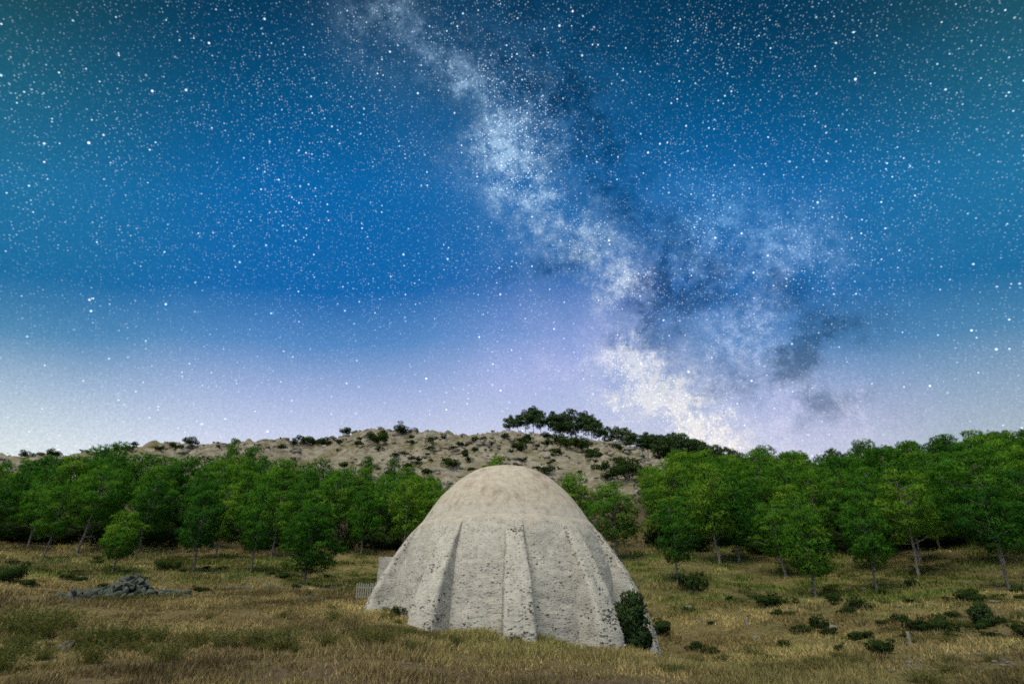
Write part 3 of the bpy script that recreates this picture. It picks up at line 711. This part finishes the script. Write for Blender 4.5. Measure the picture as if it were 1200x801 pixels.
heroes = [
    ('C', 2, 152, 46, 596, 'small round pine with a slim dark trunk standing behind the rock pile', 1.05),
    ('A', 1, 248, 47, 566, 'leafy pine with a ragged crown on the open slope, second from the small round pine', 0.95),
    ('A', 0, 312, 48, 567, 'broad bright pine on the open slope between the ragged pine and the cone-shaped pine', 0.85),
    ('C', 0, 370, 40, 585, 'dense cone-shaped pine with low dark skirt standing alone in the dry grass near the fence', 1.15),
    ('A', 2, 78, 55, 566, 'pine with a drooping thin crown at the forest edge beyond the rock pile', 1.0),
    ('A', 0, 783, 47, 585, 'pine with a pale slender trunk at the forest edge nearest the dome', 0.95),
    ('D', 0, 826, 55, 540, 'tall pine with a curved pale trunk over the dark forest interior', 1.0),
    ('D', 2, 932, 43, 575, 'slender pine with a long bare pale trunk leading out into the meadow', 1.1),
    ('A', 1, 1000, 46, 574, 'full-crowned pine with a bare straight trunk at the meadow edge, next to the slender pine', 0.95),
    ('D', 1, 1140, 45, 562, 'wide pine with a leaning pale trunk at the meadow edge, beyond the largest dark shrub', 1.05),
    ('D', 3, 1192, 49, 545, 'tall pine with a long leaning trunk against the black forest interior', 1.0),
    ('A', 1, 716, 58, 564, 'large rounded dark green pine rising right behind the dome wall', 1.4),
    ('C', 2, 672, 70, 552, 'thin feathery light green pine behind the shoulder of the dome', 1.1),
    ('D', 3, 585, 92, 532, 'pine crown peeping over the very top of the dome', 1.1),
]
for k, i, u, r, vt, lab, wd in heroes:
    taken.append((*tree_at(PR[k][i], u, r, vt, lab, wide=wd), 3.2))
SKY_LINE = [(-120, 556), (0, 538), (100, 530), (200, 525), (330, 534), (420, 547), (480, 556), (540, 570), (740, 560), (775, 535), (830, 529), (900, 528), (1000, 527), (1060, 521), (1130, 517), (1200, 512), (1300, 505)]
SKA = [math.degrees(azel(*p)[0]) for p in SKY_LINE]; SKE = [math.degrees(azel(*p)[1]) for p in SKY_LINE]
def forest(az0, az1, r0, r1, spacing, label, group, limit, seed, hmin, hmax, keep=lambda a, r: True):
    g = np.random.default_rng(seed); n = 0
    for _ in range(9000):
        if n >= limit: break
        a = math.radians(g.uniform(az0, az1)); r = math.sqrt(g.uniform(r0 * r0, r1 * r1))
        if not keep(math.degrees(a), r): continue
        x, y = r * math.sin(a), r * math.cos(a)
        if any((x - p) ** 2 + (y - q) ** 2 < min(spacing, s) ** 2 for p, q, s in taken): continue
        lim = CAM_Z + r * math.tan(math.radians(np.interp(math.degrees(a), SKA, SKE) + g.normal(-0.1, 0.6))) - Tz(x, y)
        hh_ = min(g.uniform(hmin, hmax) * np.interp(r, [50, 62, 80], [0.66, 0.76, 1.0]) * g.uniform(0.85, 1.12), lim)
        if hh_ < 4.6: continue
        taken.append((x, y, spacing)); n += 1
        kind = 'D' if g.random() < 0.7 else 'A'; pi_ = int(g.integers(len(PR[kind])))
        proto = PR[kind][pi_]
        look = {'A0': 'drooping round', 'A1': 'drooping oval', 'A2': 'broad round', 'D0': 'slim oval', 'D1': 'high round', 'D2': 'narrow oval', 'D3': 'wide spreading'}[kind + str(pi_)]
        lab = ('short ' if hh_ < 6.5 else 'tall ') + 'pine with ' + look + ' crown ' + ('at the edge of ' if r < 65 else 'well inside ') + label
        plant_tree(proto, x, y, hh_, lab, group, g.uniform(0.95, 1.35), g.uniform(0, 6.28))
    return n
nl = forest(-48, -5, 57, 98, 4.0, 'the forest behind the rock pile', 'pines of the forest behind the rock pile', 125, 3, 8.0, 10.5,
            lambda a, r: r < 92 - 8 * max(0, (a + 14) / 9) and r > 57 + 4 * math.sin(a * 0.6))
nr_ = forest(13.5, 48, 50, 108, 4.1, 'the forest above the meadow', 'pines of the forest above the meadow', 135, 4, 8.5, 11.5,
            lambda a, r: r > 53 + 3 * math.sin(a * 0.5) and r > 62 - 0.8 * (a - 12))
print('forest', nl, nr_)
# ridge pines on the hilltop
ridge = [(598, 487, 0), (607, 486, 1), (616, 481, 0), (625, 478, 2), (633, 481, 1), (649, 483, 0), (658, 485, 2), (668, 481, 1), (683, 484, 2), (692, 487, 0), (701, 492, 1), (712, 499, 3), (722, 500, 0), (733, 501, 1), (742, 507, 2)]
for u, vt, k in ridge:
    tree_at(PR['R'][k], u, 226 + random.uniform(-5, 2), vt, 'dark pine in the open grove along the bare hilltop', 'grove of pines on the hilltop', 1.0)
g = np.random.default_rng(77)
for u in np.arange(752, 856, 6.5):
    vt = np.interp(u, [750, 770, 800, 830, 860], [508, 506, 509, 519, 528]) + g.uniform(-2.5, 4)
    tree_at(PR['R'][3 if g.random() < .55 else g.integers(3)], u + g.uniform(-2, 2), 170 + g.uniform(-12, 12), vt, 'dark pine in the band of trees running down from the hilltop grove', 'pines running down from the hilltop', 1.1)
for u, vt in ((860, 526), (918, 529), (932, 531), (972, 524), (1008, 522), (1040, 524), (1062, 519), (1102, 514), (1122, 517), (1150, 511), (1166, 509), (1185, 514), (1199, 508)):
    tree_at(PR['R'][g.integers(4)], u, 118 + g.uniform(-4, 8), vt + g.uniform(-2, 2), 'dark pine top rising on the skyline above the meadow forest', 'dark pine tops above the meadow forest', 1.0)
for u, r, vt, wd in ((432, 118, 534, 1.2), (462, 112, 536, 1.25), (300, 100, 522, 0.95), (276, 112, 513, 0.6), (505, 100, 556, 1.1), (480, 92, 552, 1.0)):
    tree_at(PR['A'][g.integers(3)], u, r, vt, 'solitary round pine on the rocky slope just above the forest', 'solitary pines on the rocky slope', wd)

# ------------------------------------------------------------------ shrubs
def shrub_mesh(seed, mat='shrub', n=16, flat=0.7, dens=900, leaf=(0.085, 0.045), tall=False):
    g = np.random.default_rng(seed)
    cen = g.normal(0, 0.36, (n, 3)); cen[:, 2] = np.abs(cen[:, 2]) * flat + 0.28
    rad_ = g.uniform(0.22, 0.42, n)
    if tall:
        z_ = g.uniform(0.12, 1.15, n); w_ = 0.42 * np.sin(np.pi * np.clip(0.2 + 0.68 * z_ / 1.2, 0, 1)); t_ = g.uniform(0, 6.28, n)
        q_ = np.sqrt(g.random(n)); cen = np.stack([w_ * q_ * np.cos(t_), w_ * q_ * np.sin(t_), z_], -1); rad_ = g.uniform(0.15, 0.26, n)
    V, Fc, C, Nn = needles(g, cen, rad_, dens, leaf[0], leaf[1], np.clip(g.normal(0.45, 0.25, n), 0, 1))
    k = V[:, 2] < 0.0; V[k, 2] *= 0.2
    parts = [tube(np.array([[c[0] * .1, c[1] * .1, -0.12], c * .5, c]), [0.035, 0.025, 0.01], 5) for c in cen[:10]]
    sv, sf = join(parts)
    return mesh_np('foliage', V, Fc, C, True, M[mat], Nn), mesh_np('stem', sv, sf, None, True, M['bark'])
SH = [shrub_mesh(200 + i) for i in range(5)] + [shrub_mesh(240, mat='needles_dark', n=44, tall=True, dens=2400, leaf=(0.06, 0.035))]
def shrub(i, x, y, sx, sz, label, group=None, parts=True, name='shrub', rot=None):
    z = Tz(x, y); fm, sm = SH[i if i == 5 else i % 5]
    rot = random.uniform(0, 6.28) if rot is None else rot
    if parts:
        root = empty(name, (x, y, z - 0.03), rot); root.scale = (sx, sx, sz)
        obj('foliage', fm, root); obj('stem', sm, root)
    else:
        root = obj(name, fm, None, (x, y, z - 0.08 * sz), rot, (sx, sx, sz))
    return tag(root, label, 'shrub', group)
# the shrub against the dome, two lobes of one plant in the corner by the buttress
a = R(54); shrub(5, DX + 6.05 * math.sin(a), DY - 6.05 * math.cos(a), 1.35, 1.65, 'tall dark shrub growing between two buttresses against the dome wall', rot=1.0)
for k, (u, r, s, h, lab) in enumerate([
    (958, 31.5, 0.75, 0.75, 'small dark shrub with a straggly pale neighbour in the middle of the meadow'),
    (938, 31.0, 0.75, 0.5, 'low straggly shrub beside the small dark shrub in the meadow'),
    (1026, 24.2, 0.75, 0.6, 'rounded dark shrub alone on the stony strip of the meadow'),
    (1072, 30.0, 0.85, 0.65, 'low spreading shrub joined to the upright dark shrub in the meadow'),
    (1098, 29.5, 0.80, 0.95, 'upright dark shrub with a pointed top beside the low spreading one'),
    (1150, 31.0, 1.10, 1.0, 'largest dark mounded shrub in the open meadow'),
    (1197, 26.0, 0.7, 0.9, 'dark shrub in tall green grass at the meadow border'),
    (902, 38.0, 1.1, 0.7, 'wide olive shrub on the bank below the forest'),
    (812, 44.0, 1.1, 1.1, 'dark bush at the foot of the forest edge nearest the dome'),
    (735, 120.0, 4.2, 4.0, 'large dark shrub on the bare rocky slope beside the feathery pine'),
    (770, 33.0, 0.9, 0.55, 'low green shrub just beside the last buttress of the dome'),
    (188, 48.0, 0.9, 0.7, 'dark bush in grass between the small round pine and the ragged pine'),
    (976, 25.0, 0.28, 0.45, 'tiny upright grey-green plant in the stony strip'),
    (1000, 37.0, 0.7, 0.6, 'small shrub on the bank under the full-crowned pine'),
    (1133, 38.0, 0.7, 0.6, 'small shrub on the bank under the wide leaning pine'),
    (1052, 33.0, 0.6, 0.5, 'small olive shrub behind the low spreading shrub'),
    (465, 24.6, 0.34, 0.4, 'tiny bright green weed bush at the foot of the dome wall'),
    (8, 38.0, 0.8, 0.9, 'dark bush at the forest side of the tall green weeds'),
]):
    x, y, z = at(u, r, 720 if r < 36 else 690 if r < 60 else 560); f_ = 0.7 if 930 < u and r < 36 else 1.0; shrub(k, x, y, s * f_, h * f_, lab)
hill_shrubs = [(405, 505, .9), (440, 520, 1.5), (471, 508, 1.4), (505, 519, .8), (528, 548, 1.3), (545, 535, .8), (560, 518, .9), (606, 531, 1.2), (612, 521, 1.2), (618, 516, .8), (655, 520, 1.4), (668, 525, 1.6),
               (680, 527, 1.6), (692, 534, 1.2), (654, 533, .8), (640, 513, .8), (705, 552, 1.3), (715, 562, 1.2), (640, 556, 1.2), (420, 523, .7), (380, 522, 1.0), (357, 519, 1.1), (365, 522, 1.0), (345, 522, .8), (330, 526, .7),
               (222, 524, .9), (205, 526, .8), (184, 528, .6), (150, 529, .7), (120, 533, .5), (60, 535, .7), (28, 536, .7), (498, 556, .9), (478, 549, .8), (592, 515, .7), (520, 515, .5), (575, 523, .6), (630, 524, .6), (722, 541, .8), (552, 552, .6), (538, 522, .5), (448, 512, .7)]
gh = np.random.default_rng(55)
hill_shrubs += [(gh.uniform(380, 740), gh.uniform(513, 560), gh.uniform(0.3, 0.75)) for _ in range(60)] + [(gh.uniform(0, 380), gh.uniform(520, 540), gh.uniform(0.2, 0.5)) for _ in range(10)]
for k, (u, v, s) in enumerate(hill_shrubs):
    a, e = azel(u, v)                               # where the sight line meets the slope
    rr_ = np.arange(90, 236, 1.0); zz = T(rr_ * math.sin(a), rr_ * math.cos(a))
    hit = np.nonzero(zz > CAM_Z + rr_ * math.tan(e))[0]
    r = rr_[hit[0]] if len(hit) else rr_[np.argmax((zz - CAM_Z) / rr_)]
    sc_ = s * r / 210 * 3.0
    shrub(k, r * math.sin(a), r * math.cos(a), sc_, sc_ * 0.85, ('large' if s > 1.15 else 'small' if s > 0.75 else 'tiny') + ' dark shrub dotted on the bare rocky hillside' + (' below the hilltop grove' if 590 < u < 730 else ' above the forest' if u < 400 else ' behind the dome'), 'shrubs dotted on the hillside', parts=False)
g = np.random.default_rng(31)
for k in range(120):                                  # undergrowth added to darken the inside of the forest
    a = R(g.uniform(-47, -8)) if k < 60 else R(g.uniform(14, 47)); r = g.uniform(62, 82)
    s = g.uniform(1.2, 2.3)
    shrub(k, r * math.sin(a), r * math.cos(a), s * 1.3, s, 'dark bush of undergrowth added among the trunks of the forest ' + ('behind the rock pile' if k < 60 else 'above the meadow'),
          'added undergrowth of the forest ' + ('behind the rock pile' if k < 60 else 'above the meadow'), parts=False, name='undergrowth_bush')
for k in range(46):                                  # low scrub over the meadow and under the forest edge
    u = g.uniform(780, 1200); r = g.uniform(26, 48)
    x, y, z = at(u, r, 700)
    s = g.uniform(0.22, 0.5)
    shrub(k, x, y, s, s * g.uniform(0.5, 0.8), 'low dark tuft of scrub scattered over the meadow', 'scrub scattered over the meadow', parts=False, name='scrub_tuft')
for k in range(26):
    u = g.uniform(0, 440); r = g.uniform(36, 54)
    x, y, z = at(u, r, 690)
    s = g.uniform(0.25, 0.55)
    shrub(k, x, y, s, s * g.uniform(0.5, 0.8), 'low tuft of scrub on the slope below the forest behind the rock pile', 'scrub on the slope behind the rock pile', parts=False, name='scrub_tuft')

# ------------------------------------------------------------------ rocks
def rock_mesh(seed, mat, sub=2, rug=0.28):
    bm = bmesh.new(); bmesh.ops.create_icosphere(bm, subdivisions=sub, radius=1.0)
    V = np.array([v.co[:] for v in bm.verts]); Fc = np.array([[v.index for v in f.verts] for f in bm.faces]); bm.free()
    g = np.random.default_rng(seed)
    for _ in range(9):                               # flat broken faces
        nrm = g.normal(size=3); nrm /= np.linalg.norm(nrm); d = g.uniform(0.5, 0.85)
        k = V @ nrm; V = V - np.outer(np.clip(k - d, 0, None), nrm)
    V *= 1 + rug * 0.3 * fbm(V[:, 0] * 2 + seed, V[:, 1] * 2, V[:, 2] * 2, 3, seed)[:, None]
    return mesh_np('rock', V, Fc, None, False, mat)
RK = [rock_mesh(300 + i, M['stone'], 2) for i in range(7)]
PK = [rock_mesh(320 + i, M['pile_stone'], 1, 0.9) for i in range(7)]
px0, py0, pz0 = at(148, 33.0, 690)
pile = tag(empty('rock_pile', (px0, py0, pz0)), 'long heap of loose grey-green stones lying in the dry grass', 'rock pile')
adir = math.atan2(py0, px0) - math.pi / 2
e1 = np.array((math.cos(adir), math.sin(adir))); e2 = np.array((-e1[1], e1[0]))
for k in range(290):
    s = g.normal(0, 0.95); s = max(-2.5, min(2.5, s)); w = g.normal(0, 0.48)
    hgt = 0.75 * math.exp(-(s / 1.5) ** 2) * math.exp(-(w / 0.65) ** 2) * (1 + .25 * math.sin(3 * s + 1))
    p = s * e1 + w * e2; sz = g.uniform(0.08, 0.26)
    o = obj('rock', PK[k % 7], pile, (p[0], p[1], Tz(px0 + p[0], py0 + p[1]) - pz0 + hgt * g.uniform(0.55, 1.0) - 0.02), 0, (sz * g.uniform(1, 2.0), sz, sz * g.uniform(0.4, 0.9)))
    o.rotation_euler = (g.uniform(-1.2, 1.2), g.uniform(-1.2, 1.2), g.uniform(0, 6.28))
def lone_rock(u, r, s, label, group=None, flat=0.6, v=720, dark_=False):
    x, y, z = at(u, r, v)
    o = obj('boulder', (PK if dark_ else RK)[g.integers(7)], None, (x, y, z + s * flat * 0.25), g.uniform(0, 6.28), (s * 1.3, s, s * flat))
    tag(o, label, 'rock', group)
lone_rock(78, 20.0, 0.26, 'pale rounded rock among dark weeds by the path', flat=0.7, v=757)
lone_rock(361, 33.0, 0.42, 'dark flat slab lying in front of the dense cone-shaped pine', dark_=True)
for u, r in ((272, 37), (283, 37.3), (262, 37), (297, 37.5), (310, 37.7), (338, 38.5), (350, 38.8), (361, 39), (385, 39.2), (398, 39), (322, 38)):
    lone_rock(u, r, g.uniform(0.16, 0.34), 'grey stone in the broken line of stones below the lone pines', 'broken line of stones below the lone pines', dark_=True)
for k in range(34):
    lone_rock(g.uniform(1010, 1195), g.uniform(19.5, 23.5), g.uniform(0.04, 0.11), 'small pale stone lying in the stony strip of grass', 'small stones in the stony strip', v=770)
for k in range(22):
    lone_rock(g.uniform(790, 1195), g.uniform(30, 50), g.uniform(0.10, 0.26), 'pale stone scattered on the bank of the meadow', 'stones scattered on the meadow bank', v=700)
post = box('short_post', 0.08, 0.08, 0.62, M['wood'], 0.012)
for u, r, lab in ((876, 33, 'short pale post standing alone in the meadow grass'), (1062, 25.5, 'short weathered post beside the rounded dark shrub')):
    x, y, z = at(u, r, 735); tag(obj('short_post', post, None, (x, y, z + 0.08), 0.4), lab, 'post')

# broken rock over the hillside, one uncounted mass
Vs, Fs, Cs, o = [], [], [], 0
bm = bmesh.new(); bmesh.ops.create_icosphere(bm, subdivisions=1, radius=1.0); bm.free()
for k in range(6000):
    a = math.radians(g.uniform(-46, 20)); r = math.sqrt(g.uniform(95 ** 2, 234 ** 2))
    x, y = r * math.sin(a), r * math.cos(a)
    if fbm(x * 0.05, y * 0.05, 0, 3, 91) < -0.05 and g.random() < 0.75: continue
    s = g.lognormal(-0.85, 0.6); s = min(s, 1.2)
    L = ICO_V * g.uniform(0.65, 1.2, (len(ICO_V), 1)) * np.array((s * g.uniform(.9, 1.7), s, s * g.uniform(.45, .85)))
    c_, s_ = math.cos(k), math.sin(k)
    L = L @ np.array([[c_, s_, 0], [-s_, c_, 0], [0, 0, 1]])
    Vs.append(np.array((x, y, 0)) + L); Fs.append(ICO_F + o); o += len(ICO_V)
    tint = np.array((0.28, 0.265, 0.23)) * g.uniform(0.45, 1.25)
    Cs.append(np.repeat(tint[None], len(ICO_V), 0))
V = np.concatenate(Vs); C = np.concatenate(Cs)
cx = V.reshape(-1, len(ICO_V), 3)[:, :, :2].mean(1); tz = T(cx[:, 0], cx[:, 1])
V[:, 2] += np.repeat(tz, len(ICO_V))
tag(obj('hillside_rocks', mesh_np('hillside_rocks', V, np.concatenate(Fs), C, False, M['hill_rock'])), 'pale broken limestone rocks covering the bare hillside', 'rocks', kind='stuff')

# ------------------------------------------------------------------ weeds and dry grass
def weed_mesh(seed, n=210):
    g = np.random.default_rng(seed)
    b = g.normal(0, 0.16, (n, 3)); b[:, 2] = 0
    d = np.stack([g.normal(0, .45, n), g.normal(0, .45, n), g.uniform(0.6, 1.1, n)], -1)
    l = g.uniform(0.35, 1.0, (n, 1)); tip = b + d * l * 0.85
    mid = b + d * l * 0.45 + g.normal(0, 0.03, (n, 3)) + np.array((0, 0, 0.06))
    s = np.stack([g.normal(size=n), g.normal(size=n), np.zeros(n)], -1); s /= np.linalg.norm(s, axis=1)[:, None]
    w = g.uniform(0.008, 0.016, (n, 1))
    V1 = np.stack([b - s * w, b + s * w, mid + s * w * .8], 1).reshape(-1, 3)
    V2 = np.stack([mid - s * w * .8, mid + s * w * .8, tip], 1).reshape(-1, 3)
    # small leaves and seed heads up the stems
    k = 5; sel = g.integers(0, n, n * k); f = g.uniform(0.35, 1.0, (n * k, 1))
    p = mid[sel] * (1 - f) + tip[sel] * f
    q1 = g.normal(0, 0.035, (n * k, 3)); q2 = g.normal(0, 0.022, (n * k, 3))
    V3 = np.stack([p, p + q1, p + q1 * .5 + q2], 1).reshape(-1, 3)
    V = np.concatenate([V1, V2, V3]); tone = np.repeat(np.clip(g.normal(.5, .2, len(V) // 3), 0, 1), 3)
    return mesh_np('weed_bush', V, np.arange(len(V)).reshape(-1, 3), np.stack([tone] * 3, -1), False, M['weed'])
WD = [weed_mesh(400 + i) for i in range(5)]
def weed(u, r, s, label, group, hs=1.0):
    x, y, z = at(u, r, 760)
    tag(obj('weed_bush', WD[g.integers(5)], None, (x, y, z - 0.02), g.uniform(0, 6.28), (s * 1.3, s * 1.3, s * hs)), label, 'weed', group)
for u, r, s in ((120, 19.5, 1.15), (150, 20, 1.0), (95, 20, .9), (225, 19, .9), (300, 18, .9), (330, 17.6, 1.0), (262, 18, .8), (430, 16.8, .9), (448, 17, .8), (385, 17.2, .75), (40, 23, 1.3), (15, 24, 1.2), (65, 24, 1.0),
                (5, 17.5, 1.0), (110, 17, .8), (200, 16.5, .8), (480, 16.5, .6), (180, 21, .8), (20, 20, .8)):
    weed(u, r, s * 0.78, 'bushy olive weed with thin dry stems growing beside the path', 'weeds along the path')
for k in range(30):
    weed(g.uniform(0, 620), g.uniform(16, 27), g.uniform(0.25, 0.5), 'small dry weed clump in the straw coloured grass', 'small weed clumps in the dry grass', 0.9)
for k in range(12):
    weed(g.uniform(88, 205), g.uniform(31.4, 32.6), g.uniform(0.3, 0.55), 'green weed growing through the heap of loose stones', 'weeds in the rock pile', 0.9)
for k in range(16):
    weed(g.uniform(780, 1195), g.uniform(17, 26), g.uniform(0.3, 0.6), 'small dry weed clump in the meadow beyond the dome', 'small weed clumps in the meadow', 0.8)

def in_house(x, y, pad=0.0):
    rx, ry = x - DX, y - DY; rad_ = np.hypot(rx, ry)
    inside = rad_ < 5.25 + pad
    th = np.degrees(np.arctan2(rx, -ry))
    for a in but_angles:
        dth = np.radians((th - a + 180) % 360 - 180)
        inside |= (np.abs(np.sin(dth) * rad_) < 0.55 + pad) & (np.cos(dth) > 0) & (rad_ < 6.35 + pad)
    return inside
n = 68000
rg = np.concatenate([12.5 * (82 / 12.5) ** g.random(62000) ** 0.85, g.uniform(4, 13, 6000)]); ag = np.radians(g.uniform(-49, 49, n))
x, y = rg * np.sin(ag), rg * np.cos(ag)
ok = ~in_house(x, y, 0.02); x, y, rg, ag = x[ok], y[ok], rg[ok], ag[ok]; n = len(x)
bare = fbm(x * 0.25, y * 0.25, 0, 3, 95)
path = np.clip(1 - np.abs((rg - 16.3 - 2.5 * np.clip((np.degrees(ag) + 20) / -20, -0.3, 1)) / 1.3), 0, 1) * (np.degrees(ag) < -5)
ok = (bare > -0.85 + 0.5 * g.random(n) - 0.35) & (g.random(n) > path * 0.15); x, y, rg, ag = x[ok], y[ok], rg[ok], ag[ok]; n = len(x)
z = T(x, y)
patch = 0.8 * fbm(x * 0.10, y * 0.10, 0, 3, 96) + 0.8 * fbm(x * 0.5, y * 0.5, 0, 3, 97)
clumpy = np.clip(0.75 + 0.75 * fbm(x * 0.9, y * 0.9, 0, 2, 99), 0.25, 1.6)
azd = np.degrees(ag)
greenf = np.clip(0.10 + 0.75 * patch * np.clip((rg - 14) / 16, 0.35, 1) + 0.45 * np.clip((rg - 36) / 9, 0, 1) + 0.32 * np.clip((azd - 12) / 12, 0, 1) - 0.4 * np.exp(-((azd + 20) / 11) ** 2 - ((rg - 32) / 7) ** 2), 0, 1)
brownf = np.clip(0.05 + 0.85 * np.clip((22 - rg) / 7, 0, 1) + 0.6 * fbm(x * 0.15, y * 0.15, 0, 3, 98), 0, 1) * 0.9  # browner close to the camera: vignette darkening put into the grass colour
lerp = lambda a, b, f: a * (1 - f[:, None]) + b * f[:, None]
colr = lerp(np.array([[0.40, 0.325, 0.14]]), np.array([[0.145, 0.185, 0.045]]), greenf)
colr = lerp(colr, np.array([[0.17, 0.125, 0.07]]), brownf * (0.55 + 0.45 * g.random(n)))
colr *= g.uniform(0.65, 1.3, (n, 1)) * (0.95 + 0.5 * np.clip(fbm(x * 0.3, y * 0.3, 0, 4, 94), -1, 1))[:, None]
hgt = (0.14 + 0.20 * g.random(n) + 0.12 * np.clip(patch, 0, 1)) * np.interp(rg, [13, 30, 80], [0.55, 0.62, 0.95]) * clumpy
nb = 13
bx_ = g.normal(0, 1, (n, nb)) * (0.05 + rg[:, None] * 0.0035); by_ = g.normal(0, 1, (n, nb)) * (0.05 + rg[:, None] * 0.0035)
P0 = np.stack([x[:, None] + bx_, y[:, None] + by_, np.repeat(z[:, None] - 0.03, nb, 1)], -1)
hb = hgt[:, None] * g.uniform(0.5, 1.25, (n, nb))
tip = P0 + np.stack([g.normal(0, .42, (n, nb)) * hb, g.normal(0, .42, (n, nb)) * hb, hb], -1)
th = g.uniform(0, 6.28, (n, nb)); wd = (0.007 + 0.0006 * rg[:, None]) * g.uniform(0.7, 1.3, (n, nb))
sd = np.stack([np.cos(th) * wd, np.sin(th) * wd, np.zeros_like(th)], -1)
V = np.stack([P0 - sd, P0 + sd, tip], 2).reshape(-1, 3)
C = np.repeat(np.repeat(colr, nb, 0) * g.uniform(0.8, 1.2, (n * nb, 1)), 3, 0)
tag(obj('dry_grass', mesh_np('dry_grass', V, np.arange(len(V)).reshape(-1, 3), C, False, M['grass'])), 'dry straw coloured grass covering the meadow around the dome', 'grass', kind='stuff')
print('grass tris', len(V) // 3)
